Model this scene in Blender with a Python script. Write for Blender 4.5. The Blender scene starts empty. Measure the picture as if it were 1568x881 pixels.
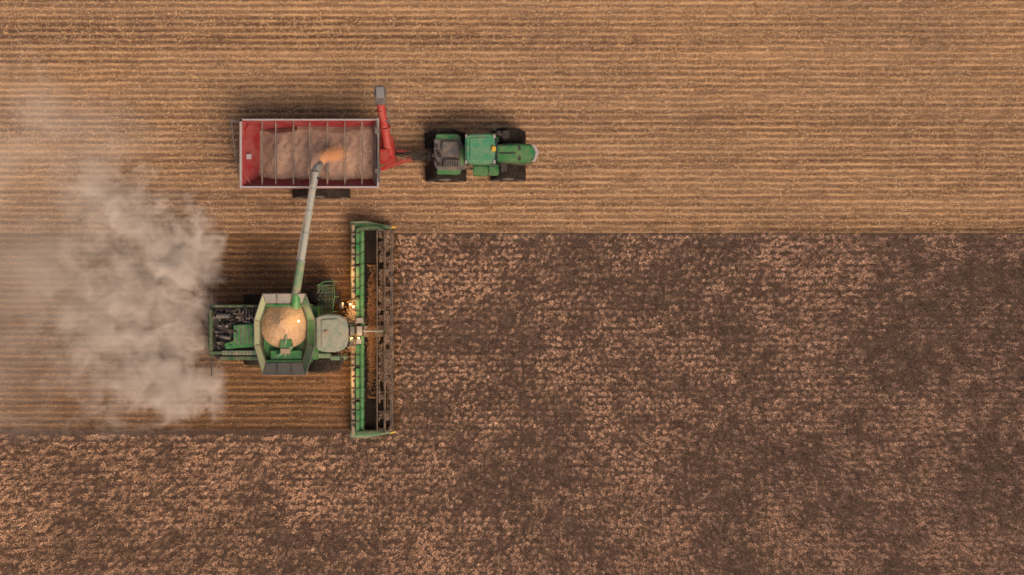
import bpy, bmesh, math, random
import numpy as np
from mathutils import Vector, Matrix
random.seed(4); R=np.random.default_rng(7)
H=48.8; S=0.04
def W(px,py,z=0.0):
    k=(H-z)/H*S
    return Vector(((px-784)*k,(440.5-py)*k,z))
sc=bpy.context.scene
# ---------------------------------------------------------------- nodes
class NB:
    def __init__(s,name):
        s.m=bpy.data.materials.new(name); s.m.use_nodes=True
        s.t=s.m.node_tree; s.t.nodes.clear()
        s.out=s.t.nodes.new('ShaderNodeOutputMaterial')
        s.tc=s.t.nodes.new('ShaderNodeTexCoord').outputs['Object']
    def n(s,typ,**kw):
        nd=s.t.nodes.new(typ)
        for k,v in kw.items(): setattr(nd,k,v)
        return nd
    def l(s,a,b): s.t.links.new(a,b)
    def put(s,sock,v):
        if isinstance(v,(int,float,tuple,list)): sock.default_value=v
        else: s.l(v,sock)
    def math(s,op,a,b=0.0,c=None,clamp=False):
        nd=s.n('ShaderNodeMath',operation=op); nd.use_clamp=clamp
        s.put(nd.inputs[0],a); s.put(nd.inputs[1],b)
        if c is not None: s.put(nd.inputs[2],c)
        return nd.outputs[0]
    def vm(s,op,a,b=None):
        nd=s.n('ShaderNodeVectorMath',operation=op); s.put(nd.inputs[0],a)
        if b is not None: s.put(nd.inputs[1],b)
        return nd.outputs['Value'] if op=='LENGTH' else nd.outputs[0]
    def noise(s,vec,scale,detail=4,rough=0.5,dist=0.0,color=False):
        nd=s.n('ShaderNodeTexNoise'); s.l(vec,nd.inputs['Vector'])
        nd.inputs['Scale'].default_value=scale; nd.inputs['Detail'].default_value=detail
        nd.inputs['Roughness'].default_value=rough; nd.inputs['Distortion'].default_value=dist
        return nd.outputs['Color' if color else 'Fac']
    def mr(s,v,a,b,c=0.0,d=1.0):
        nd=s.n('ShaderNodeMapRange'); s.put(nd.inputs[0],v)
        for i,x in enumerate((a,b,c,d)): nd.inputs[i+1].default_value=x
        return nd.outputs[0]
    def mix(s,f,a,b,mode='MIX'):
        nd=s.n('ShaderNodeMix',data_type='RGBA',blend_type=mode)
        s.put(nd.inputs[0],f); s.put(nd.inputs[6],a if not isinstance(a,tuple) else (*a,1)); s.put(nd.inputs[7],b if not isinstance(b,tuple) else (*b,1))
        return nd.outputs[2]
    def bsdf(s,col,rough=0.8,bump=None,bs=0.3,bd=0.02,metal=0,spec=0.3):
        p=s.n('ShaderNodeBsdfPrincipled')
        s.put(p.inputs['Base Color'],col if not isinstance(col,tuple) else (*col,1))
        s.put(p.inputs['Roughness'],rough); p.inputs['Metallic'].default_value=metal
        p.inputs['Specular IOR Level'].default_value=spec
        if bump is not None:
            b=s.n('ShaderNodeBump'); b.inputs['Strength'].default_value=bs; b.inputs['Distance'].default_value=bd
            s.l(bump,b.inputs['Height']); s.l(b.outputs[0],p.inputs['Normal'])
        s.l(p.outputs[0],s.out.inputs['Surface']); return s.m
DUST=(0.36,0.26,0.18)
def paint(name,col,dust=0.4,rough=0.45,metal=0,scale=2.2,dcol=DUST,spec=0.4):
    b=NB(name)
    n1=b.noise(b.tc,scale,6,0.65,0.4); n2=b.noise(b.tc,14,5,0.7)
    f=b.math('ADD',b.mr(n1,0.38,0.72,0,dust*1.5),b.mr(n2,0.4,0.8,0,dust*0.7),clamp=True)
    dk=b.mix(b.mr(n2,0.3,0.6,0.45,0),col,(0.02,0.018,0.015))
    c=b.mix(f,dk,dcol)
    return b.bsdf(c,b.mr(f,0,0.7,rough,0.95),n2,0.2,0.012,metal,spec)
GREEN=paint('green_paint',(0.012,0.19,0.05),0.22,0.38)
GREEND=paint('green_paint_dark',(0.008,0.08,0.028),0.3)
GREENL=paint('green_paint_dusty',(0.07,0.23,0.12),0.5,0.5)
ROOF=paint('cab_roof_dusty',(0.22,0.30,0.22),0.8,0.6,dcol=(0.36,0.32,0.25))
TROOF=paint('tractor_roof_green',(0.045,0.27,0.14),0.22,0.38)
RED=paint('red_paint',(0.36,0.012,0.016),0.18,0.38)
REDD=paint('red_wall_dusty',(0.28,0.008,0.018),0.36,0.6,scale=1.2,dcol=(0.28,0.13,0.11))
GREY=paint('galvanised_metal',(0.27,0.29,0.30),0.35,0.45,0.3)
GREYD=paint('dark_grey_metal',(0.09,0.095,0.11),0.35,0.5,0.2)
PALE=paint('pale_tube_paint',(0.30,0.35,0.33),0.3,0.5)
RIM=paint('light_rim_metal',(0.42,0.38,0.41),0.3,0.5)
BRACE=paint('dusty_brace_metal',(0.22,0.17,0.16),0.6,0.7)
BLACK=paint('black_plastic',(0.012,0.013,0.016),0.12,0.5)
RUB=paint('rubber',(0.015,0.014,0.014),0.2,0.85,dcol=(0.13,0.085,0.06),spec=0.15)
YEL=paint('yellow_paint',(0.65,0.42,0.02),0.2)
BEIGE=paint('dusty_beige_frame',(0.30,0.24,0.16),0.7,0.8)
BELT=paint('draper_belt',(0.010,0.010,0.010),0.1,0.8,scale=1.5,dcol=(0.22,0.12,0.06),spec=0.1)
REELM=paint('reel_metal',(0.05,0.037,0.035),0.4,0.7)
FLAP=paint('translucent_flap',(0.36,0.46,0.28),0.4,0.5)
FLOORC=paint('cart_dusty_floor',(0.26,0.17,0.14),0.6,0.85,scale=1.0,dcol=(0.38,0.26,0.20))
def glassm():
    b=NB('cab_glass'); return b.bsdf((0.02,0.03,0.03),0.1,spec=0.6)
GLASS=glassm()
def grainm(name,a,bb,cc):
    b=NB(name); n=b.noise(b.tc,16,5,0.85); n2=b.noise(b.tc,0.9,5,0.65,0.8); n3=b.noise(b.tc,4,5,0.7)
    c=b.mix(b.mr(n,0.35,0.65),a,bb)
    c=b.mix(b.mr(n2,0.4,0.6,0,0.75),c,cc)
    c=b.mix(b.mr(n3,0.35,0.55,0.4,0),c,a)
    return b.bsdf(c,0.9,b.math('ADD',b.math('MULTIPLY',n,0.5),n3),0.7,0.10)
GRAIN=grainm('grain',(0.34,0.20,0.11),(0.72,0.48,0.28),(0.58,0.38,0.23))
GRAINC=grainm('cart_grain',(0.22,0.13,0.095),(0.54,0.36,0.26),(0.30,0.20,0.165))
def streamm():
    b=NB('falling_grain'); n=b.noise(b.tc,12,2,0.8)
    return b.bsdf(b.mix(n,(0.50,0.20,0.08),(0.85,0.48,0.25)),0.9)
STREAM=streamm()
def emis(name,col,s):
    b=NB(name); e=b.n('ShaderNodeEmission'); e.inputs[0].default_value=(*col,1); e.inputs[1].default_value=s
    b.l(e.outputs[0],b.out.inputs['Surface']); return b.m
LAMP=emis('lit_lamp_lens',(1,0.62,0.25),6)
def attrmat(name,rough=0.9):
    b=NB(name); a=b.n('ShaderNodeAttribute'); a.attribute_name='Col'
    return b.bsdf(a.outputs['Color'],rough,spec=0.1)
# ---------------------------------------------------------------- geometry
class Geo:
    def __init__(s): s.v=[]; s.f=[]
    def add(s,vs,fs):
        o=len(s.v); s.v+= [Vector(v) for v in vs]; s.f+=[[i+o for i in f] for f in fs]; return s
    def prism(s,pts,z0,z1,bot=1.0):
        t=[W(x,y,z1) for x,y in pts]; n=len(t)
        c=sum(t,Vector())/n
        lo=[Vector((c.x+(p.x-c.x)*bot,c.y+(p.y-c.y)*bot,z0)) for p in t]
        return s.add(t+lo,[list(range(n)),list(range(2*n-1,n-1,-1))]+[[i,i+n,(i+1)%n+n,(i+1)%n] for i in range(n)])
    def box(s,x0,x1,y0,y1,z0,z1,bot=1.0):
        return s.prism([(x0,y0),(x1,y0),(x1,y1),(x0,y1)],z0,z1,bot)
    def wbox(s,c,d,rot=None):
        m=rot or Matrix.Identity(3); c=Vector(c)
        vs=[c+m@Vector((sx*d[0]/2,sy*d[1]/2,sz*d[2]/2)) for sx in(-1,1) for sy in(-1,1) for sz in(-1,1)]
        return s.add(vs,[[0,1,3,2],[4,6,7,5],[0,4,5,1],[2,3,7,6],[0,2,6,4],[1,5,7,3]])
    def tube(s,p,q,r1,r2=None,n=14):
        r2=r1 if r2 is None else r2; p=Vector(p);q=Vector(q); d=(q-p).normalized()
        u=d.orthogonal().normalized(); w=d.cross(u)
        A=[p+(u*math.cos(2*math.pi*i/n)+w*math.sin(2*math.pi*i/n))*r1 for i in range(n)]
        B=[q+(u*math.cos(2*math.pi*i/n)+w*math.sin(2*math.pi*i/n))*r2 for i in range(n)]
        return s.add(A+B,[[i,(i+1)%n,(i+1)%n+n,i+n] for i in range(n)]+[list(range(n-1,-1,-1)),list(range(n,2*n))])
    def bar(s,p,q,w,h):
        p=Vector(p);q=Vector(q);d=q-p;L=d.length;d.normalize()
        y=Vector((0,0,1)).cross(d)
        if y.length<1e-3:y=Vector((0,1,0))
        y.normalize(); z=d.cross(y)
        return s.wbox((p+q)/2,(L,w,h),Matrix((d,y,z)).transposed())
    def lathe_y(s,c,prof,n=32):
        c=Vector(c); vs=[]; m=len(prof)
        for i in range(n):
            a=2*math.pi*i/n
            for y,r in prof: vs.append(c+Vector((r*math.cos(a),y,r*math.sin(a))))
        fs=[[i*m+j,i*m+j+1,((i+1)%n)*m+j+1,((i+1)%n)*m+j] for i in range(n) for j in range(m-1)]
        fs+=[[i*m for i in range(n)],[i*m+m-1 for i in range(n)][::-1]]
        return s.add(vs,fs)
    def emit(s,name,mat,par=None,bevel=0,smooth=False,seg=2):
        bm=bmesh.new(); vs=[bm.verts.new(v) for v in s.v]
        for f in s.f:
            try: bm.faces.new([vs[i] for i in f])
            except Exception: pass
        bmesh.ops.recalc_face_normals(bm,faces=bm.faces)
        if bevel: bmesh.ops.bevel(bm,geom=list(bm.edges),offset=bevel,segments=seg,affect='EDGES',clamp_overlap=True)
        me=bpy.data.meshes.new(name); bm.to_mesh(me); bm.free()
        if smooth:
            me.polygons.foreach_set('use_smooth',[True]*len(me.polygons))
            me.set_sharp_from_angle(angle=math.radians(40))
        me.materials.append(mat); ob=bpy.data.objects.new(name,me); sc.collection.objects.link(ob)
        if par:
            ob.parent=par; ob.matrix_parent_inverse=Matrix.Translation(-par.location)
        return ob
def empty(name,loc):
    e=bpy.data.objects.new(name,None); e.location=loc; sc.collection.objects.link(e); e.empty_display_size=1; return e
def hull(pts):
    pts=sorted(set(pts))
    def half(ps):
        h=[]
        for p in ps:
            while len(h)>=2 and (h[-1][0]-h[-2][0])*(p[1]-h[-2][1])-(h[-1][1]-h[-2][1])*(p[0]-h[-2][0])<=0: h.pop()
            h.append(p)
        return h
    a=half(pts); b=half(pts[::-1]); return a[:-1]+b[:-1]
def track(par,name,xc,y0,y1,L,ht,r=0.33,rt=0.42,topoff=0.0):
    pts=[]
    for cx,cz,rr in((-L/2+r,r,r),(L/2-r,r,r),(topoff-0.12*L,ht-rt,rt),(topoff+0.12*L,ht-rt,rt)):
        for i in range(28):
            a=2*math.pi*i/28; pts.append((round(xc+cx+rr*math.cos(a),4),round(cz+rr*math.sin(a),4)))
    h=hull(pts); n=len(h); g=Geo()
    g.add([Vector((x,y0,z)) for x,z in h]+[Vector((x,y1,z)) for x,z in h],
          [list(range(n)),list(range(2*n-1,n-1,-1))]+[[i,i+n,(i+1)%n+n,(i+1)%n] for i in range(n)])
    g.emit(name+'_belt',RUB,par)
    g=Geo(); acc=0; step=0.17; w=abs(y1-y0)
    for i in range(n):
        a=Vector((h[i][0],0,h[i][1])); b=Vector((h[(i+1)%n][0],0,h[(i+1)%n][1])); d=b-a; l=d.length
        if l<1e-6: continue
        dn=d.normalized(); nm=Vector((dn.z,0,-dn.x))
        while acc<l:
            p=a+dn*acc+nm*0.02
            for sg in(-1,1):
                m=Matrix((dn,Vector((0,1,0)),nm)).transposed()@Matrix.Rotation(sg*0.3,3,'Z')
                g.wbox((p.x,(y0+y1)/2+sg*w*0.24,p.z),(0.06,w*0.5,0.06),m)
            acc+=step
        acc-=l
    g.emit(name+'_lugs',RUB,par)
    g=Geo()
    for cx,cz,rr in((-L/2+r,r,r*.8),(L/2-r,r,r*.8),(topoff,ht-rt,rt*.85),(0,r*.6,r*.5)):
        g.tube((xc+cx,min(y0,y1)-0.03,cz),(xc+cx,max(y0,y1)+0.03,cz),rr,n=20)
    g.emit(name+'_rollers',GREYD,par)
def wheel(par,name,x,y,r,w,hub=YEL):
    g=Geo(); g.lathe_y((x,y,r),[(-w/2,r*.55),(-w/2,r*.88),(-w*.42,r*.96),(w*.42,r*.96),(w/2,r*.88),(w/2,r*.55)],36)
    g.emit(name+'_tyre',RUB,par,smooth=True)
    g=Geo(); N=26
    for i in range(N):
        a=2*math.pi*i/N
        for sg in(-1,1):
            aa=a+(0.5 if sg>0 else 0)*2*math.pi/N
            d=Vector((-math.sin(aa),0,math.cos(aa))); nm=Vector((math.cos(aa),0,math.sin(aa)))
            m=Matrix((d,Vector((0,1,0)),nm)).transposed()@Matrix.Rotation(sg*0.6,3,'Z')
            g.wbox(Vector((x,y+sg*w*.22,r))+nm*r*.975,(0.07,w*.5,0.07),m)
    g.emit(name+'_lugs',RUB,par)
    g=Geo(); g.lathe_y((x,y,r),[(-w*.45,0.05),(-w*.4,r*.5),(w*.4,r*.5),(w*.45,0.05)],24)
    g.emit(name+'_hub',hub,par,smooth=True)
def trimesh(name,V,C,mat,par=None,nv=3):
    N=len(V); me=bpy.data.meshes.new(name)
    me.vertices.add(N*nv); me.loops.add(N*nv); me.polygons.add(N)
    me.vertices.foreach_set('co',V.astype(np.float32).ravel())
    me.loops.foreach_set('vertex_index',np.arange(N*nv,dtype=np.int32))
    me.polygons.foreach_set('loop_start',np.arange(0,N*nv,nv,dtype=np.int32))
    me.update(calc_edges=True)
    at=me.attributes.new('Col','FLOAT_COLOR','POINT')
    cc=np.ones((N,nv,4),dtype=np.float32); cc[:,:,:3]=C[:,None,:]
    at.data.foreach_set('color',cc.ravel())
    me.materials.append(mat); ob=bpy.data.objects.new(name,me); sc.collection.objects.link(ob)
    if par: ob.parent=par; ob.matrix_parent_inverse=Matrix.Translation(-par.location)
    return ob
def vn(x,y,s,seed):
    r=np.random.default_rng(seed); G=r.random((256,256))
    X=x/s+1000; Y=y/s+1000; xi=np.floor(X).astype(int); yi=np.floor(Y).astype(int)
    fx=X-xi; fy=Y-yi; fx=fx*fx*(3-2*fx); fy=fy*fy*(3-2*fy)
    g=lambda a,b:G[a%256,b%256]
    return (g(xi,yi)*(1-fx)+g(xi+1,yi)*fx)*(1-fy)+(g(xi,yi+1)*(1-fx)+g(xi+1,yi+1)*fx)*fy
# ---------------------------------------------------------------- ground
ROW=0.38
YT=W(0,357,0).y; YB=W(0,659,0).y; XH=W(603,0,0).x
def stubmat(name,soil,straw,amt,dark,rowk):
    b=NB(name); sp=b.n('ShaderNodeSeparateXYZ'); b.l(b.tc,sp.inputs[0])
    x,y=sp.outputs[0],sp.outputs[1]
    wob=b.noise(b.tc,0.5,4,0.6); yy=b.math('ADD',y,b.math('MULTIPLY',wob,0.22))
    st=b.math('SINE',b.math('MULTIPLY',yy,2*math.pi/ROW)); st=b.mr(st,-0.6,0.9,0,1)
    cb=b.n('ShaderNodeCombineXYZ'); b.l(b.math('MULTIPLY',x,0.22),cb.inputs[0]); b.l(y,cb.inputs[1])
    brk=b.noise(cb.outputs[0],2.2,4,0.7); st=b.math('MULTIPLY',st,b.mr(brk,0.35,0.62,0.1,1.3))
    fine=b.noise(b.tc,6,6,0.8); mid=b.noise(b.tc,1.1,4,0.6)
    cv=b.n('ShaderNodeCombineXYZ'); b.l(b.math('MULTIPLY',x,0.02),cv.inputs[0]); b.l(y,cv.inputs[1])
    band=b.noise(cv.outputs[0],0.55,3,0.6); band2=b.noise(cv.outputs[0],2.2,2,0.6)
    f=b.math('ADD',b.math('MULTIPLY',st,rowk),b.math('MULTIPLY',fine,1.5))
    f=b.math('ADD',f,b.math('MULTIPLY',band,1.2)); f=b.math('ADD',f,b.math('MULTIPLY',band2,0.6))
    f=b.math('ADD',f,b.math('MULTIPLY',mid,0.6))
    f=b.mr(f,1.65,2.75,0,amt)
    c=b.mix(f,soil,straw)
    big=b.noise(b.tc,0.09,3,0.5)
    c=b.mix(b.mr(big,0.38,0.68,0,dark),c,(0.16,0.105,0.078))
    return b.bsdf(c,0.95,b.math('ADD',fine,b.math('MULTIPLY',st,0.6)),0.7,0.08,spec=0.1)
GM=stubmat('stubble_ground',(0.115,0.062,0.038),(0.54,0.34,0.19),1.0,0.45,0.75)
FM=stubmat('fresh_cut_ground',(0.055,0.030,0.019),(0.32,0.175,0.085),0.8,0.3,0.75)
def cropsoil():
    b=NB('crop_soil'); n=b.noise(b.tc,9,6,0.8)
    return b.bsdf(b.mix(b.mr(n,0.35,0.65),(0.04,0.027,0.022),(0.24,0.16,0.12)),0.95,n,0.8,0.1)
CS=cropsoil()
def sheet(name,x0,x1,y0,y1,z,mat):
    me=bpy.data.meshes.new(name); me.from_pydata([(x0,y0,z),(x1,y0,z),(x1,y1,z),(x0,y1,z)],[],[(0,1,2,3)])
    me.materials.append(mat); o=bpy.data.objects.new(name,me); sc.collection.objects.link(o)
sheet('ground',-1500,1500,-1500,1500,0,GM)
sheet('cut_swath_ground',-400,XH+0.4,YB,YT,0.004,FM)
sheet('crop_soil',XH+0.4,900,YB,YT,0.004,CS)
sheet('crop_soil_outer',-900,900,-900,YB,0.004,CS)
def stubble():
    V=[];C=[]
    rows=np.arange(math.ceil((YB+0.15)/ROW),76)*ROW
    for yr in rows:
        fresh=yr<YT
        x1=XH-1.4 if fresh else 44
        xs=np.arange(-44,x1,0.07); xs=xs+R.normal(0,0.03,len(xs))
        band=vn(xs*0.05,np.full_like(xs,yr),0.9,3)
        pat=vn(xs,np.full_like(xs,yr),0.6,5)
        keep=R.random(len(xs))<np.clip(0.04+2.3*band*pat**1.5,0,1); xs=xs[keep]
        for k in range(3):
            n=len(xs); h=R.uniform(0.07,0.16,n); a=R.uniform(0,2*math.pi,n)
            bx=xs+R.normal(0,0.03,n); by=yr+R.normal(0,0.028,n)+0.03*np.sin(xs*0.7+yr)
            w=R.uniform(0.012,0.03,n); le=R.normal(0,0.05,(n,2))
            p0=np.stack([bx-w*np.cos(a),by-w*np.sin(a),np.zeros(n)],1)
            p1=np.stack([bx+w*np.cos(a),by+w*np.sin(a),np.zeros(n)],1)
            p2=np.stack([bx+le[:,0],by+le[:,1],h],1)
            V.append(np.stack([p0,p1,p2],1))
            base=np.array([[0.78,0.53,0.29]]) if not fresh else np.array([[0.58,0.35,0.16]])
            C.append(base*R.uniform(0.5,1.25,(n,1)))
    n=440000; x=R.uniform(-44,44,n); y=R.uniform(YB+0.1,28,n)
    ok=(y>YT+0.1)|((x<XH-1.5)&(R.random(n)<0.5)); dens=vn(x*0.06,y,0.8,3)*0.5+vn(x,y,0.4,9)**2*1.1
    ok&=R.random(n)<dens; x=x[ok];y=y[ok];n=len(x)
    L=R.uniform(0.025,0.10,n);w=R.uniform(0.009,0.024,n);a=R.normal(0,0.9,n);z=R.uniform(0.01,0.05,n)
    d=np.stack([np.cos(a)*L,np.sin(a)*L,R.uniform(-.02,.03,n)],1); q=np.stack([-np.sin(a)*w,np.cos(a)*w,np.zeros(n)],1)
    c=np.stack([x,y,z],1)
    V.append(np.stack([c-d-q,c+d,c-d+q],1))
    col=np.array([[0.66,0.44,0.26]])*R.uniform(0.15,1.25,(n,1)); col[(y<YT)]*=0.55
    C.append(col)
    trimesh('stubble',np.concatenate(V),np.concatenate(C),attrmat('stubble_straw'))
stubble()
def crop():
    rows=np.arange(-72,math.floor((YT-0.1)/ROW)+1)*ROW
    px=[];py=[]
    for yr in rows:
        x0=XH+0.25 if yr>YB-0.1 else -44
        xs=np.arange(x0,44,0.12); px.append(xs+R.normal(0,0.06,len(xs))); py.append(np.full(len(xs),yr)+R.normal(0,0.085,len(xs)))
    x=np.concatenate(px); y=np.concatenate(py)
    n1=vn(x,y,0.9,11); n2=vn(x,y,2.6,12); n3=vn(x,y,6,13); n4=vn(x,y,0.34,14); n5=vn(x,y,0.21,15)
    v=n1*0.20+n2*0.16+n4*0.34+n5*0.30
    keep=R.random(len(x))<np.clip((v-0.1)*3.6,0.55,1)
    x,y,v,n2,n3,n1=(q[keep] for q in(x,y,v,n2,n3,n1)); n=len(x)
    h=0.34+0.65*v+R.normal(0,0.10,n)
    south=np.clip((-y-3)/14,0,1); east=np.clip(x/30,-1,1)
    edge=np.exp(-np.maximum(YT-y,0)/0.5)*0.12
    tone=np.clip(0.36+1.7*(v-0.5)+0.35*(n3-0.5)+0.35*(n2-0.5)+0.15*(n1-0.5)+0.10*south-0.02*east+edge+R.normal(0,0.25,n),0,1)
    K=30
    X=np.repeat(x,K);Y=np.repeat(y,K);Hh=np.repeat(h,K);T=np.repeat(tone,K);N=len(X)
    t=R.random(N)**0.6; rad=0.02+0.14*t*R.random(N)**0.6; a=R.uniform(0,2*math.pi,N)
    c=np.stack([X+rad*np.cos(a),Y+rad*np.sin(a),Hh*(0.2+0.8*t)],1)
    L=R.uniform(0.022,0.055,N); w=R.uniform(0.011,0.025,N)
    d=np.stack([np.cos(a)*R.uniform(0,1.0,N)+R.normal(0,.5,N),np.sin(a)*R.uniform(0,1.0,N)+R.normal(0,.5,N),R.uniform(0.1,1.0,N)],1)
    d/=np.linalg.norm(d,axis=1)[:,None]
    r=R.normal(0,1,(N,3)); q=np.cross(d,r); q/=np.linalg.norm(q,axis=1)[:,None]
    d*=L[:,None]; q*=w[:,None]
    V=np.stack([c-d-q,c+d*1.2,c-d*0.6+q],1)
    tt=np.clip(T+R.normal(0,0.2,N),0,1)[:,None]
    lo=np.array([[0.12,0.078,0.062]]);hi=np.array([[0.86,0.60,0.44]])
    C=lo*(1-tt)+hi*tt
    wx=np.clip((X+20)/45,0,1)[:,None]; C*= (1-wx)*np.array([[1.06,0.97,0.84]])+wx*np.array([[0.98,0.93,0.92]])
    trimesh('soybean_crop',V,C,attrmat('dry_soybean'))
crop()
# ---------------------------------------------------------------- combine
CH=empty('combine_harvester',W(430,510,0))
def E(g,n,m,b=0.0,sm=False,par=None): return g.emit(n,m,par or CH,b,sm)
E(Geo().box(334,486,469,551,1.1,2.7),'body_side_panels',GREEN,0.08)
E(Geo().box(345,480,476,545,0.7,1.2),'chassis',BLACK,0.03)
E(Geo().prism([(322,474),(330,468),(402,468),(402,552),(338,552),(324,545)],2.6,2.95),'engine_deck',BLACK,0.05)
g=Geo()
g.box(320,325,474,546,2.1,3.15); g.box(325,400,467,471,2.7,3.15); g.box(336,396,546,552,2.7,3.2); g.box(320,345,538,543,2.8,3.18)
E(g,'rear_frame',GREEND,0.03)
E(Geo().prism([(357,498),(388,496),(390,531),(345,535),(343,526),(357,522)],2.9,3.32),'engine_cover',GREEN,0.04)
E(Geo().box(340,392,537,544,2.9,3.25),'side_walkway',GREENL,0.02)
g=Geo()
for i in range(9): g.box(342+i*5.4,344.5+i*5.4,537.5,543.5,3.25,3.27)
for i in range(4): g.box(362+i*6,363.5+i*6,500,528,3.32,3.35)
E(g,'walkway_grip',GREYD)
g=Geo();g2=Geo();g3=Geo()
for i in range(95):
    x=random.uniform(326,356) if i<58 else random.uniform(354,398); y=random.uniform(473,534) if i<58 else random.uniform(473,494)
    s=random.uniform(1.0,3.0)
    gg=random.choice([g,g,g,g,g2,g2,g3]); z=random.uniform(3.0,3.4)
    if random.random()<.5: gg.box(x-s,x+s,y-s*.7,y+s*.7,2.9,z)
    else:
        p=W(x,y,z-.1); a=random.uniform(0,3.1); l=random.uniform(.1,.4); dd=Vector((math.cos(a)*l,math.sin(a)*l,random.uniform(-.1,.1)))
        gg.tube(p-dd,p+dd,random.uniform(.025,.07),n=10)
E(g,'engine_parts_dark',BLACK,0.008);E(g2,'engine_parts_metal',GREYD,0.008);E(g3,'engine_parts_green',GREEND,0.008)
g=Geo(); g.tube(W(332,484,3.3),W(352,484,3.3),0.14); g.tube(W(347,500,3.1),W(347,500,3.6),0.09); g.tube(W(338,515,3.2),W(352,518,3.2),0.11)
E(g,'air_intake_and_exhaust',GREYD,0,True)
g=Geo()
for k in range(6): g.box(366+k*5,367.5+k*5,474,492,2.95,3.12)
E(g,'cooling_grille',GREYD)
E(Geo().box(318,336,480,543,0.9,2.1),'straw_chopper',GREEND,0.06)
g=Geo(); g.tube(W(321,441,1.9),W(322,480,1.9),0.035,n=8); g.tube(W(322,540,1.9),W(324,576,1.9),0.035,n=8)
g.tube(W(321,441,1.9),W(321,446,1.9),0.06,n=8)
E(g,'marker_arms',BLACK)
g=Geo(); 
for sg in(0,1):
    c=W(326,495+32*sg,0.9); g.tube(c,c+Vector((0,0,.12)),0.42,n=20)
E(g,'spreader_discs',GREYD)
O=[(402,450),(468,450),(482,490),(482,530),(468,574),(402,574),(389,530),(389,490)]
I=[(407,465),(463,465),(471,492),(471,528),(463,556),(407,556),(398,528),(398,493)]
mats=[GREY,GREENL,GREEN,GREENL,GREY,FLAP,FLAP,FLAP]; nms=['flap_top','flap_corner_a','flap_front','flap_corner_b','flap_bottom','flap_corner_c','flap_rear','flap_corner_d']
for i in range(8):
    j=(i+1)%8
    a=W(*O[i],3.95);b=W(*O[j],3.95);c=W(*I[j],3.3);d=W(*I[i],3.3)
    th=Vector((0,0,-0.04))
    E(Geo().add([a,b,c,d,a+th,b+th,c+th,d+th],[[0,1,2,3],[7,6,5,4],[0,4,5,1],[1,5,6,2],[2,6,7,3],[3,7,4,0]]),'tank_'+nms[i],mats[i],0.008)
g=Geo()
for i in range(8):
    g.tube(W(*O[i],3.96),W(*O[(i+1)%8],3.96),0.025,n=8)
    g.tube(W(*I[i],3.33),W(*I[(i+1)%8],3.33),0.022,n=8)
    g.tube(W(*I[i],3.33),W(*O[i],3.97),0.022,n=8)
for x in (424,446):
    g.bar(W(x,452,3.97),W(x,464,3.38),0.04,0.03); g.bar(W(x,572,3.97),W(x,557,3.38),0.04,0.03)
E(g,'tank_flap_edges',GREYD)
g=Geo(); Bt=[(415,475),(455,475),(462,495),(462,525),(455,548),(415,548),(406,525),(406,495)]
vs=[W(*p,3.3) for p in I]+[W(*p,2.3) for p in Bt]
g.add(vs,[[i,(i+1)%8,(i+1)%8+8,i+8] for i in range(8)]+[[8+i for i in range(8)]])
E(g,'tank_hopper',GREEND)
E(Geo().box(396,474,466,470,2.6,3.26).box(396,474,552,556,2.6,3.26),'tank_outer_walls',GREEN,0.02)
def mound(name,cx,cy_,rx,ry,zb,ht,par,mat=GRAIN,n=44,pw=1.0):
    g=Geo(); vs=[]
    c=W(cx,cy_,zb); k=S*(H-zb)/H
    for j in range(n):
        for i in range(n):
            u=-1+2*i/(n-1); v=-1+2*j/(n-1)
            x=u*math.sqrt(1-v*v/2); y=v*math.sqrt(1-u*u/2); r=math.hypot(x,y)
            z=ht*(1-r**pw)+0.06*random.random()*(r<0.97)+0.06*math.sin(x*7+y*3)*(1-r)
            vs.append((c.x+x*rx*k,c.y+y*ry*k,zb+z))
    g.add(vs,[[j*n+i,j*n+i+1,(j+1)*n+i+1,(j+1)*n+i] for j in range(n-1) for i in range(n-1)])
    return g.emit(name,mat,par,0,True)
mound('grain_heap',436,496,39,38,2.85,1.0,CH,pw=1.2)
g=Geo(); g.box(414,462,537,553,2.5,3.1); g.box(428,446,520,540,2.6,3.35)
E(g,'tank_cross_auger_cover',GREEN,0.04)
g=Geo(); g.tube(W(425,545,3.2),W(448,530,3.3),0.10); g.tube(W(438,512,3.5),W(436,545,3.1),0.07)
E(g,'tank_fill_auger',GREENL,0,True)
g=Geo(); g.box(429,444,534,542,3.35,3.42); E(g,'tank_auger_cap',BEIGE,0.02)
E(Geo().prism([(484,486),(528,489),(536,497),(536,527),(528,535),(484,537)],1.5,3.3,0.95),'cab_glass',GLASS,0.05)
E(Geo().prism([(483,485),(496,481),(516,481),(529,487),(533,500),(533,524),(529,534),(516,540),(496,540),(483,536)],3.3,3.6,0.97),'cab_roof',ROOF,0.09)
E(Geo().prism([(492,490),(516,488),(524,498),(524,522),(516,532),(492,531)],3.58,3.68,1.05),'cab_roof_hatch',ROOF,0.04)
E(Geo().box(470,486,486,534,2.6,3.4),'cab_rear_cowl',GREEN,0.06)
g=Geo(); g.tube(W(500,510,3.68),W(500,510,3.78),0.12); E(g,'gps_receiver',BEIGE,0.0,True)
g=Geo()
for y in(490,497,504,516,523,530): g.box(531,534.5,y-2,y+2,3.32,3.5)
E(g,'cab_work_light_housings',BLACK,0.01)
g=Geo()
for i in range(11): g.bar(W(487+i*2.2,437+ (0 if i<8 else 3),1.95),W(487+i*2.2,481,1.95),0.03,0.04)
for y in(437,448,459,470,480): g.bar(W(486,y,1.97),W(510,y,1.97),0.05,0.05)
E(g,'platform_grating',GREENL)
g=Geo()
P=[(486,437),(498,431),(511,431),(512,455),(509,478)]
for z in(2.5,2.95):
    for i in range(len(P)-1): g.tube(W(*P[i],z),W(*P[i+1],z),0.025,n=8)
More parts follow.
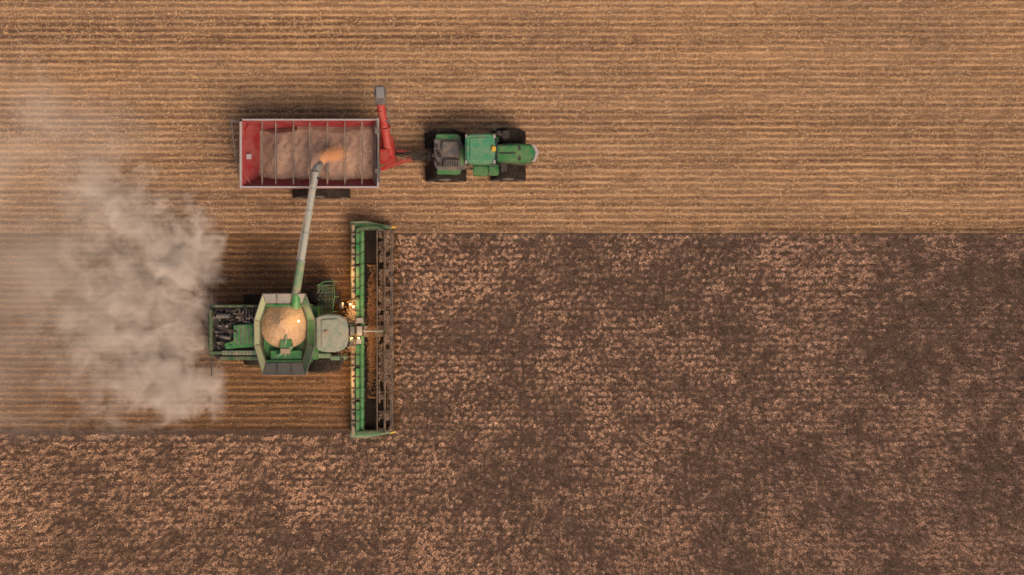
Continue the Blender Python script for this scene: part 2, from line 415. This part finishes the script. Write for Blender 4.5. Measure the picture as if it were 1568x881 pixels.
for p in P: 
    q=W(*p,2.95); g.tube((q.x,q.y,1.9),q,0.025,n=8)
E(g,'handrails',GREEN)
g=Geo()
for i in range(5):
    z=0.5+0.32*i; g.bar(W(494,434-1.5*(5-i),z),W(508,434-1.5*(5-i),z),0.18,0.05)
E(g,'ladder_steps',BLACK)
g=Geo(); g.tube(W(515,489,3.0),W(522,470,2.9),0.025,n=8); g.wbox(W(523,468,2.8),(0.12,0.35,0.5))
g.tube(W(515,532,3.0),W(522,551,2.9),0.025,n=8); g.wbox(W(523,553,2.8),(0.12,0.35,0.5))
E(g,'mirrors',BLACK)
for nm,x,y,r,w in(('front_wheel_a',489,455,1.0,0.85),('front_wheel_b',489,560,1.0,0.85),('rear_wheel_a',387,459,0.75,0.62),('rear_wheel_b',387,552,0.75,0.6)):
    p=W(x,y,r*2); wheel(CH,nm,p.x,p.y,r,w)
g=Geo(); g.tube(W(489,455,1),W(489,558,1),0.2); g.tube(W(387,459,.75),W(387,552,.75),0.15); E(g,'axles',GREEND)
E(Geo().box(505,528,545,552,1.0,1.9).box(478,505,541,549,2.0,2.4),'left_panel_tank',GREENL,0.05)
a=W(522,486,2.0);b=W(522,534,2.0);c=W(549,532,0.95);d=W(549,488,0.95)
dn=Vector((0,0,-0.7))
E(Geo().add([a,b,c,d,a+dn,b+dn,c+dn*.9,d+dn*.9],[[0,1,2,3],[7,6,5,4],[0,4,5,1],[1,5,6,2],[2,6,7,3],[3,7,4,0]]),'feeder_house',BEIGE,0.04)
g=Geo(); g.tube(W(528,494,1.95),W(548,492,1.1),0.05); g.tube(W(528,528,1.95),W(548,530,1.1),0.05); E(g,'feeder_cylinders',GREYD)
# header
g=Geo(); g.box(538,543,344,668,0.75,1.15); E(g,'header_back_frame',BEIGE,0.03)
g=Geo(); g.box(536.5,549,347,665,0.25,0.8); E(g,'header_back_sheet',GREEND,0.02)
g=Geo()
for y0,y1 in((350,404),(408,452),(456,486),(528,560),(564,612),(616,662)): g.box(544.5,550,y0,y1,0.9,1.22)
E(g,'header_top_beam',GREEN,0.03)
g=Geo()
for y in range(356,662,17):
    if 484<y<530: continue
    g.box(538,551,y,y+1.6,1.16,1.26); g.box(540,543,y+5,y+9,1.15,1.24)
E(g,'header_brackets_and_hoses',BLACK,0.01)
g=Geo(); g.tube(W(554,352,0.95),W(554,500,0.95),0.15); g.tube(W(554,515,0.95),W(554,662,0.95),0.15); E(g,'upper_cross_auger',GREEN,0,True)
g=Geo()
for sgn,ya,yb in((1,352,500),(-1,515,662)):
    n=220; prev=None
    for i in range(n):
        t=i/n; a=sgn*t*2*math.pi*9; c=W(554,ya+(yb-ya)*t,0.95)
        o=Vector((math.cos(a),0,math.sin(a)))
        cur=(c+o*0.14,c+o*0.2)
        if prev: g.add([prev[0],prev[1],cur[1],cur[0]],[[0,1,2,3]])
        prev=cur
E(g,'auger_flighting',GREYD)
E(Geo().box(551,592,350,664,0.3,0.42),'draper_belt',BELT,0.01)
g=Geo()
for i in range(62):
    y=354+i*5.0
    if 498<y<517: continue
    g.box(556,590,y,y+0.7,0.41,0.45)
E(g,'draper_slats',RUB)
E(Geo().box(557,592,499,516,0.4,0.47),'centre_feed_belt',BEIGE,0.01)
CHM=attrmat('cut_crop_material')
def bits(name,cc,col,lmin,lmax,w,lo=.35):
    N=len(cc); aa=R.uniform(0,6.3,N); L=R.uniform(lmin,lmax,N)
    d=np.stack([np.cos(aa)*L,np.sin(aa)*L,R.normal(0,.03,N)],1); q=np.stack([-np.sin(aa)*w,np.cos(aa)*w,0*aa],1)
    trimesh(name,np.stack([cc-d-q,cc+d,cc-d+q],1),np.array([col])*R.uniform(lo,1.2,(N,1)),CHM,CH)
N=1900; yv=508+np.clip(R.normal(0,1,N),-2.1,2.1)*48; xv=R.uniform(564,574,N)+R.normal(0,1.5,N)
bits('cut_crop_on_belt',np.array([list(W(xv[i],yv[i],0.46+0.12*R.random())) for i in range(N)]),[0.40,0.20,0.09],.03,.1,.018)
N=2200; xv=R.normal(541,6,N); yv=R.normal(503,17,N)
bits('chaff_on_feeder',np.array([list(W(xv[i],yv[i],1.0+0.05*R.random()+max(0,(549-xv[i]))*0.04)) for i in range(N)]),[0.55,0.36,0.18],.03,.09,.018)
# reel
g=Geo();g2=Geo();rc=0.52
for ya,yb in((353,503),(511,660)):
    ca=W(589,ya,1.15);cb=W(589,yb,1.15); g.tube(ca,cb,0.07,n=10)
    for k in range(6):
        a=2*math.pi*k/6+0.3; o=Vector((math.cos(a)*rc,0,math.sin(a)*rc))
        g.tube(ca+o,cb+o,0.024,n=8)
        m=int((ca-cb).length/0.14)
        for i in range(m):
            p=ca.lerp(cb,(i+.5)/m)+o; g2.tube(p,p+Vector((random.uniform(-.06,.06)-0.14,random.uniform(-.03,.03),-0.22)),0.014,0.008,n=4)
    for t in(0.0,.2,.4,.6,.8,1.0):
        c=ca.lerp(cb,t)
        for k in range(6):
            a=2*math.pi*k/6+0.3; g.bar(c,c+Vector((math.cos(a)*rc,0,math.sin(a)*rc)),0.03,0.05)
E(g,'reel_bats',REELM);E(g2,'reel_tines',REELM)
N=8200; xv=R.uniform(580,602,N); yv=R.uniform(353,661,N); keepm=vn(xv*S,yv*S,0.3,77)>0.42; xv=xv[keepm]; yv=yv[keepm]; N=len(xv)
bits('plants_entering_reel',np.array([list(W(xv[i],yv[i],0.45+0.6*R.random())) for i in range(N)]),[0.42,0.29,0.21],.03,.08,.02,.25)
g=Geo()
for y in(351,507,662): g.bar(W(546,y,1.2),W(590,y,1.42),0.12 if y!=507 else 0.15,0.12)
E(g,'reel_arms',GREEND,0.01)
g=Geo(); g.box(545,556,487,495,1.2,1.4); g.box(546,554,500,514,1.2,1.5); g.box(545,553,520,527,1.2,1.38); g.tube(W(556,507,1.5),W(586,507,1.6),0.05)
E(g,'header_centre_fittings',GREY,0.02)
g=Geo(); g.box(597,600,352,662,0.08,0.16)
for i in range(100):
    y=353+i*3.1; g.prism([(600,y-.7),(600,y+.7),(604,y)],0.07,0.14)
E(g,'cutter_bar',GREYD)
g=Geo()
for s,yb in((1,339),(-1,671)):
    f=lambda x,dy:(x,yb+s*dy)
    g.prism([f(536,0),f(560,-1),f(582,4),f(600,7.5),f(600,10.5),f(582,11),f(562,11),f(536,12)],0.15,0.95,0.97)
E(g,'header_end_dividers',GREENL,0.04)
g=Geo()
for s,yb in((1,339),(-1,671)):
    f=lambda x,dy:(x,yb+s*dy)
    g.prism([f(540,4),f(566,4),f(590,7.5),f(590,9),f(566,8.5),f(540,8.5)],0.9,1.02)
E(g,'divider_ridges',GREEN,0.02)
g=Geo()
for yb in(348,662): g.tube(W(597,yb,0.7),W(606,yb,0.55),0.12,0.04,n=10)
E(g,'divider_tips',YEL,0,True)
# unloading auger
E(Geo().tube(W(453,470,3.3),W(453,449,3.75),0.26,0.24,18),'auger_elbow',GREEN,0,True)
A0=W(453,450,3.75);A1=W(483,263,4.5)
p=lambda t:A0.lerp(A1,t)
E(Geo().tube(p(0),p(0.27),0.235,0.225,18),'auger_tube_lower',GREENL,0,True)
E(Geo().tube(p(0.27),p(0.93),0.2,0.18,18),'auger_tube_upper',PALE,0,True)
g=Geo(); 
for t in(0.02,0.27,0.5,0.68,0.86): g.tube(p(t),p(t+0.008),0.26-0.04*t,n=18)
E(g,'auger_flanges',GREY)
g=Geo(); g.bar(p(.28)+Vector((-.2,0,.1)),p(.6)+Vector((-.2,0,.1)),0.07,0.07); g.bar(p(.58)+Vector((-.1,0,.15)),p(.9)+Vector((-.1,0,.15)),0.1,0.12)
E(g,'auger_brace',GREY,0.01)
g=Geo(); g.tube(p(0.9),p(1.0),0.21,0.24,14); g.tube(p(1.0),W(487,254,4.35),0.25,0.2,14); g.tube(W(486,257,4.4),W(491,251,3.95),0.22,0.17,14)
E(g,'auger_spout',GREY,0.0,True)
g=Geo(); g.tube(p(0.93)+Vector((0.2,0.1,.12)),p(.93)+Vector((0.3,0.1,.12)),0.06,n=10); E(g,'spout_lamp_housing',BLACK)
# falling grain
N=8000; t=R.random(N)**0.9
a=W(492,250,4.0);b=W(517,232,3.0)
pos=np.array(a)[None,:]*(1-t[:,None])+np.array(b)[None,:]*t[:,None]; pos[:,2]=4.0-1.0*t**2
sp=0.07+0.20*t**1.5; r1=R.normal(0,1,N)*np.where(R.random(N)<0.2,1.9,1.0)
pos[:,0]+=r1*sp; pos[:,1]+=R.normal(0,1,N)*sp*.8+0.12*np.sin(t*5)
aa=R.uniform(0,6.3,N); L=R.uniform(0.010,0.035,N)
d=np.stack([np.cos(aa)*L,np.sin(aa)*L,0*aa],1); q=np.stack([-np.sin(aa)*L,np.cos(aa)*L,0*aa],1)
trimesh('falling_grain',np.stack([pos-d,pos+q,pos+d],1),np.ones((N,3)),STREAM,CH)
g=Geo()
for (x,y,z) in((536,466,1.7),(541,470,1.5),(549,518,1.6),(457,492,3.75)): g.tube(W(x,y,z),W(x,y,z)+Vector((0.02,0,.05)),0.06,n=12)
E(g,'lit_work_lamps',LAMP)
def pl(name,loc,e,col=(1,0.55,0.22),r=0.15):
    l=bpy.data.lights.new(name,'POINT'); l.energy=e; l.color=col; l.shadow_soft_size=r
    o=bpy.data.objects.new(name,l); o.location=loc; sc.collection.objects.link(o); o.parent=CH; o.matrix_parent_inverse=Matrix.Translation(-CH.location)
pl('work_light_front_a',W(536,464,2.1),45); pl('work_light_front_b',W(552,519,2.0),30); pl('tank_light',W(457,487,4.1),26,(1,.72,.35))
pl('work_light_front_c',W(526,585,1.7),75); pl('work_light_front_d',W(528,420,1.7),65)
# ---------------------------------------------------------------- grain cart
GC=empty('grain_cart',W(475,237,0))
e=lambda g,n,m,b=0.0,sm=False:g.emit(n,m,GC,b,sm)
ZR=3.3
g=Geo(); 
g.box(366.5,370,186,289,ZR-.12,ZR);g.box(370,572,182,184.5,ZR-.12,ZR);g.box(370,578,285,288,ZR-.12,ZR);g.box(577,580,181,288,ZR-.12,ZR);g.box(572,577,182,184.5,ZR-.12,ZR)
e(g,'rim',RIM,0.015)
def loft(g,a,za,b,zb,flip=False):
    va=[W(x,y,za) for x,y in a]; vb=[W(x,y,zb) for x,y in b]; n=len(a)
    g.add(va+vb,[[i,(i+1)%n,(i+1)%n+n,i+n] for i in range(n)])
rect=lambda x0,x1,y0,y1:[(x0,y0),(x1,y0),(x1,y1),(x0,y1)]
g=Geo(); loft(g,rect(368,579,182.5,287),ZR-.1,rect(366,577,186,289),2.0); loft(g,rect(366,577,186,289),2.0,rect(415,560,225,270),0.9)
e(g,'outer_body',RED)
T=rect(370,576,185,284.5); Bq=rect(404,566,200,268)
zt,zb=ZR-.06,1.7
names=['inner_wall_side_a','inner_wall_front','inner_wall_side_b','inner_wall_rear']
for i in range(4):
    j=(i+1)%4
    e(Geo().add([W(*T[i],zt),W(*T[j],zt),W(*Bq[j],zb),W(*Bq[i],zb)],[[0,1,2,3]]),names[i],[REDD,FLOORC,REDD,REDD][i])
g=Geo(); nx,ny=130,64; vs=[]
for j in range(ny):
    for i in range(nx):
        x=376+196*i/(nx-1); y=187+96*j/(ny-1)
        z=2.46+0.58*math.exp(-(((x-510)/32)**2+((y-236)/26)**2))+0.34*math.exp(-(((x-445)/30)**2+((y-230)/24)**2))-0.75*max(0,(424-x)/42)+0.04*random.random()
        dy=abs(y-236+3*math.sin(x*.07)); z-=0.45*max(0,(dy-35)/12)*(2.0 if x<455 else 0.7)
        z+=0.05*math.sin(x*.11+y*.05)+0.03*math.sin(x*.4+1.7*math.sin(y*.2))
        vs.append(W(x,y,z))
g.add(vs,[[j*nx+i,j*nx+i+1,(j+1)*nx+i+1,(j+1)*nx+i] for j in range(ny-1) for i in range(nx-1)])
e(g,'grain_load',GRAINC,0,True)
g=Geo();g2=Geo()
for x in(401,422,449,474,501,528,554):
    g.bar(W(x,185,3.1),W(x,285,3.1),0.03,0.05)
    g2.bar(W(x+1.2,186,2.98),W(x+1.2,284,2.98),0.035,0.04)
e(g,'cross_braces',BRACE);e(g2,'brace_flanges',GREYD)
g=Geo(); g.bar(W(371,262,3.1),W(386,285,2.9),0.06,0.05); g.bar(W(371,208,3.1),W(383,186,2.9),0.06,0.05)
g.bar(W(372,186,3.22),W(372,285,3.22),0.08,0.05)
e(g,'corner_gussets',RED)
g=Geo(); g.wbox(W(381,240,3.0),(0.28,0.28,0.03)); e(g,'sight_window',RIM)
g=Geo(); g.tube(W(354,184,3.2),W(367,188,3.2),0.04,n=8);g.tube(W(354,184,3.2),W(357,214,3.1),0.03,n=8);g.tube(W(357,214,3.1),W(362,240,2.6),0.03,n=8); g.wbox(W(355,185,3.2),(.2,.14,.1)); g.wbox(W(361,238,2.7),(.14,.14,.1))
g.tube(W(362,240,2.6),W(364,270,2.0),0.025,n=8)
e(g,'rear_ladder_and_roll_tarp_arm',GREYD)
g=Geo(); g.tube(W(577,186,3.4),W(581,280,3.4),0.05,n=8); g.wbox(W(579,262,3.4),(.3,.25,.14)); g.wbox(W(577,200,3.4),(.2,.35,.1))
e(g,'front_rail',GREYD)
ctr=(W(0,183,ZR).y+W(0,288,ZR).y)/2; half=2.13
xc=W(488,0,1).x
track(GC,'track_a',xc,ctr-half-0.06,ctr-half+0.75,3.4,1.35); track(GC,'track_b',xc,ctr+half-0.75,ctr+half+0.05,3.4,1.35)
g=Geo(); g.tube((xc,ctr-half,0.8),(xc,ctr+half,0.8),0.16); g.wbox((xc,ctr,0.95),(3.6,1.2,0.25)); e(g,'axle_frame',RED)
g=Geo(); g.tube(W(597,244,1.3),W(588,190,2.8),0.27,0.26,18); g.tube(W(588,190,2.8),W(582,156,3.8),0.24,0.23,18)
e(g,'cart_auger_tube',RED,0,True)
g=Geo(); g.tube(W(589,196,2.65),W(588.5,193,2.75),0.36,n=18); g.tube(W(584,170,3.4),W(583.5,168,3.45),0.28,n=18); e(g,'cart_auger_flanges',RED)
g=Geo(); g.prism([(573,131),(577,129),(588,130),(591,137),(590,158),(585,161),(575,160),(572,150)],3.55,4.1,0.9); e(g,'cart_auger_spout',GREYD,0.08)
g=Geo(); g.prism([(575,133),(587,133),(588,150),(576,150)],4.1,4.2,0.95); e(g,'spout_hood',GREY,0.03)
g=Geo(); g.bar(W(594,160,3.4),W(598,205,2.4),0.07,0.07); g.bar(W(580,165,3.3),W(585,210,2.4),0.05,0.05); g.wbox(W(592,176,3.3),(.25,.1,.1)); g.wbox(W(590,186,3.1),(.5,.07,.1)); e(g,'auger_hydraulics',GREYD,0.01)
g=Geo(); g.prism([(581,206),(601,208),(604,240),(600,250),(581,250)],1.0,1.7); g.box(581,596,228,246,1.7,2.1); e(g,'front_gearbox_housing',RED,0.04)
g=Geo(); g.bar(W(575,222,0.8),W(632,239,0.8),0.2,0.22); g.bar(W(575,262,0.8),W(632,243,0.8),0.2,0.22); g.bar(W(605,228,0.8),W(605,253,0.8),0.14,0.14); e(g,'drawbar',RED,0.02)
g=Geo(); g.box(628,658,238,244,0.6,0.9); g.tube(W(634,246,.3),W(634,246,1.1),0.06); g.wbox(W(640,236,1.0),(.35,.2,.2)); g.tube(W(600,236,1.2),W(655,238,0.95),0.07); e(g,'hitch_and_pto',BLACK,0.01)
g=Geo()
for k in range(5):
    pts=[W(596+i*6.5,234+k*1.6+3*math.sin(i*.7+k),1.5-0.04*i+0.12*math.sin(i+k)) for i in range(10)]
    for i in range(9): g.tube(pts[i],pts[i+1],0.025,n=6)
e(g,'hydraulic_hoses',BLACK)
g=Geo(); g.box(606,624,230,234,0.9,1.15); g.box(610,616,244,250,0.9,1.1); e(g,'hose_bracket',RED,0.01)
# ---------------------------------------------------------------- tractor
TR=empty('tractor',W(735,239,0))
e=lambda g,n,m,b=0.0,sm=False:g.emit(n,m,TR,b,sm)
def trk(nm,x0,x1,y0,y1,zt=1.6):
    a=W(x0,y0,zt*.6);b=W(x1,y1,zt*.6); track(TR,nm,(a.x+b.x)/2,b.y,a.y,b.x-a.x,zt,0.32,0.42)
trk('rear_track_a',650,712,201,224);trk('rear_track_b',651,712,253,276);trk('front_track_a',752,804,199,221);trk('front_track_b',752,804,251,275)
e(Geo().prism([(664,212),(704,212),(709,222),(712,230),(712,250),(706,262),(670,262),(664,250)],1.0,2.0,0.9),'rear_frame',GREYD,0.06)
g=Geo(); g.prism([(668,205),(700,205),(706,210),(704,216),(672,215),(666,210)],1.55,1.95); g.prism([(668,266),(702,267),(706,262),(703,258),(670,258)],1.55,1.95); g.box(703,711,226,252,1.4,2.1)
e(g,'rear_fenders',GREEN,0.05)
g=Geo(); g.prism([(676,216),(700,216),(704,226),(704,238),(686,240),(676,232)],2.0,2.25); g.prism([(680,243),(703,243),(703,256),(676,257)],2.0,2.2)
e(g,'fuel_tank_covers',GREYD,0.07)
g=Geo()
for k in range(7): g.box(678+k*3.6,679.5+k*3.6,243.5,255.5,2.2,2.24)
for (x,y) in((668,224),(670,232),(667,246),(673,238),(672,252),(664,238)): g.box(x-2.5,x+2.5,y-2.5,y+2.5,1.6,random.uniform(2.0,2.25))
g.box(655,668,233,246,0.7,1.2); g.tube(W(660,228,1.2),W(664,250,1.2),0.09)
e(g,'rear_hitch_and_valves',BLACK,0.015)
e(Geo().box(700,766,222,257,0.7,1.5).box(706,722,232,246,0.9,1.9),'articulation_chassis',GREYD,0.04)
e(Geo().prism([(715,208),(757,207),(762,215),(762,244),(756,250),(715,250)],1.5,3.1,1.02),'cab_glass',GLASS,0.04)
g=Geo(); g.prism([(712,209),(716,205),(752,204),(757,209),(759,228),(757,247),(752,252),(716,251),(712,246)],3.08,3.4,0.97); e(g,'cab_roof',TROOF,0.1)
g=Geo(); g.prism([(719,211),(750,210),(752,228),(750,245),(719,245)],3.36,3.47,1.05); e(g,'cab_roof_panel',TROOF,0.04)
g=Geo(); g.wbox(W(756,228,3.5),(.26,.3,.12)); e(g,'gps_receiver',YEL,0.04)
g=Geo()
for y in (209,248): g.wbox(W(757,y,3.3),(.12,.2,.12)); g.wbox(W(714,y,3.3),(.1,.2,.12))
e(g,'roof_lamps',RIM,0.01)
g=Geo(); g.prism([(758,221),(795,219),(814,221),(822,226),(824,234),(822,243),(814,248),(795,250),(758,248)],1.2,2.3,0.96); e(g,'hood_lower',GREEND,0.08)
g=Geo(); g.prism([(758,223),(796,221),(812,222),(820,227),(822,235),(820,243),(812,247),(796,248),(758,246)],2.2,2.5,1.03); e(g,'hood',GREEN,0.07)
g=Geo(); g.prism([(793,223),(797,223),(798,230),(794,230)],2.45,2.525); g.prism([(794,239),(798,239),(797,246),(793,246)],2.45,2.525); g.box(764,790,233.5,235.5,2.48,2.53)
e(g,'hood_vents',BLACK,0.005)
g=Geo(); g.prism([(816,221),(821,224),(825,234),(821,245),(816,248),(814,246),(818,242),(820,234),(818,227),(814,223)],2.2,2.54); e(g,'front_grille_lamps',RIM,0.02)
g=Geo(); g.box(748,764,251,268,1.3,1.75); g.box(724,748,250,268,0.9,1.7); g.box(746,764,205,219,1.3,1.7); e(g,'side_tanks_and_steps',GREEN,0.06)
g=Geo(); p=W(764,203,2.9); g.tube((p.x,p.y,1.5),p,0.13); p=W(772,207,2.5); g.tube((p.x,p.y,1.4),p,0.19); g.tube(W(758,195,2.6),W(760,207,2.6),0.04,n=8); g.wbox(W(757,195,2.5),(.15,.4,.5))
g.tube(W(764,252,2.6),W(768,258,2.6),0.04,n=8); g.wbox(W(769,259,2.5),(.15,.35,.5)); g.box(768,780,200,212,1.4,1.9); g.box(766,776,250,262,1.3,1.85)
e(g,'exhaust_intake_mirrors',BLACK,0.01)
g=Geo()
for sg in(1,-1):
    for z in(2.0,2.5): g.tube(W(750,229+sg*24,z),W(766,229+sg*24,z),0.02,n=6)
e(g,'handrails',GREYD)
# ---------------------------------------------------------------- dust
def dust():
    x0=W(-120,0,0).x; x1=W(352,0,0).x; y1=W(0,60,0).y; y0=W(0,665,0).y
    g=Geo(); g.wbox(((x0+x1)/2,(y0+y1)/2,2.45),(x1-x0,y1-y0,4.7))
    b=NB('dust_volume')
    wn=b.noise(b.tc,0.5,3,0.55,color=True)
    wv=b.vm('MULTIPLY',b.vm('SUBTRACT',wn,(0.5,0.5,0.5)),(4.2,4.2,1.6))
    P=b.vm('ADD',b.tc,wv)
    def blobs(lst):
        acc=None
        for (px,py,z,rx,ry,rz,wt) in lst:
            c=W(px,py,z); d=b.vm('LENGTH',b.vm('MULTIPLY',b.vm('SUBTRACT',P,tuple(c)),(1/(rx*S),1/(ry*S),1/rz)))
            v=b.math('MULTIPLY',b.math('SUBTRACT',1.0,d),wt)
            acc=v if acc is None else b.math('MAXIMUM',acc,v)
        return acc
    dn=blobs([(283,400,1.2,66,78,2.4,1.0),(272,490,1.0,75,85,2.2,.85),(255,588,1.0,90,60,2.2,1.05),
              (180,480,1.2,140,150,2.6,.7),(205,345,1.4,95,60,2.3,.7),(155,290,1.6,60,60,2.0,.6)])
    f1=b.noise(b.tc,0.8,6,0.7,0.6); f1=b.math('MULTIPLY',b.math('SUBTRACT',f1,0.5),3.2)
    dd=b.mr(b.math('ADD',dn,f1),0.08,0.95,0,1)
    sp=b.n('ShaderNodeSeparateXYZ'); b.l(b.tc,sp.inputs[0])
    gx=b.mr(sp.outputs[0],W(40,0,0).x,W(310,0,0).x,0.08,1.0)
    dens=b.math('MULTIPLY',b.math('MULTIPLY',dd,gx),0.95)
    hz=blobs([(40,420,1.3,300,260,3.2,1.0),(60,230,2.0,170,130,3.0,.8)])
    f2=b.noise(b.tc,0.28,5,0.62,0.6); f2=b.math('MULTIPLY',b.math('SUBTRACT',f2,0.5),3.0)
    hh=b.math('MULTIPLY',b.mr(b.math('ADD',hz,f2),0.0,1.0,0,1),0.11)
    tot=b.math('ADD',dens,hh)
    v=b.n('ShaderNodeVolumePrincipled'); v.inputs['Color'].default_value=(0.98,0.85,0.75,1)
    b.l(tot,v.inputs['Density']); v.inputs['Anisotropy'].default_value=-0.3
    v.inputs['Emission Color'].default_value=(1,0.76,0.60,1); b.l(b.math('MULTIPLY',tot,0.04),v.inputs['Emission Strength'])  # glow added to the dust, stands in for light scattered repeatedly inside it
    b.l(v.outputs[0],b.out.inputs['Volume'])
    b.m.cycles.volume_step_rate=0.35
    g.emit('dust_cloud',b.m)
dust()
# ---------------------------------------------------------------- light + camera
el=math.radians(45); az=math.radians(140)
w=bpy.data.worlds.new('World'); sc.world=w; w.use_nodes=True; nt=w.node_tree
sky=nt.nodes.new('ShaderNodeTexSky'); sky.sky_type='NISHITA'; sky.sun_disc=False; sky.sun_elevation=el; sky.sun_rotation=az
sky.dust_density=6.0; sky.ozone_density=0.4
bg=nt.nodes['Background']
mx=nt.nodes.new('ShaderNodeMix'); mx.data_type='RGBA'; mx.blend_type='MULTIPLY'; mx.inputs[0].default_value=1; mx.inputs[7].default_value=(1.08,0.93,0.80,1)
nt.links.new(sky.outputs[0],mx.inputs[6]); nt.links.new(mx.outputs[2],bg.inputs[0]); bg.inputs[1].default_value=0.12
sl=bpy.data.lights.new('sun','SUN'); sl.energy=2.15; sl.angle=math.radians(30); sl.color=(1,0.83,0.67)
so=bpy.data.objects.new('sun',sl); so.rotation_euler=(math.pi/2-el,0,math.pi-az); sc.collection.objects.link(so)
cd=bpy.data.cameras.new('camera'); cd.lens=28; cd.sensor_width=36; cd.clip_end=4000
co=bpy.data.objects.new('camera',cd); co.location=(0,0,H); sc.collection.objects.link(co); sc.camera=co
sc.view_settings.view_transform='Standard'; sc.view_settings.look='None'; sc.view_settings.exposure=0
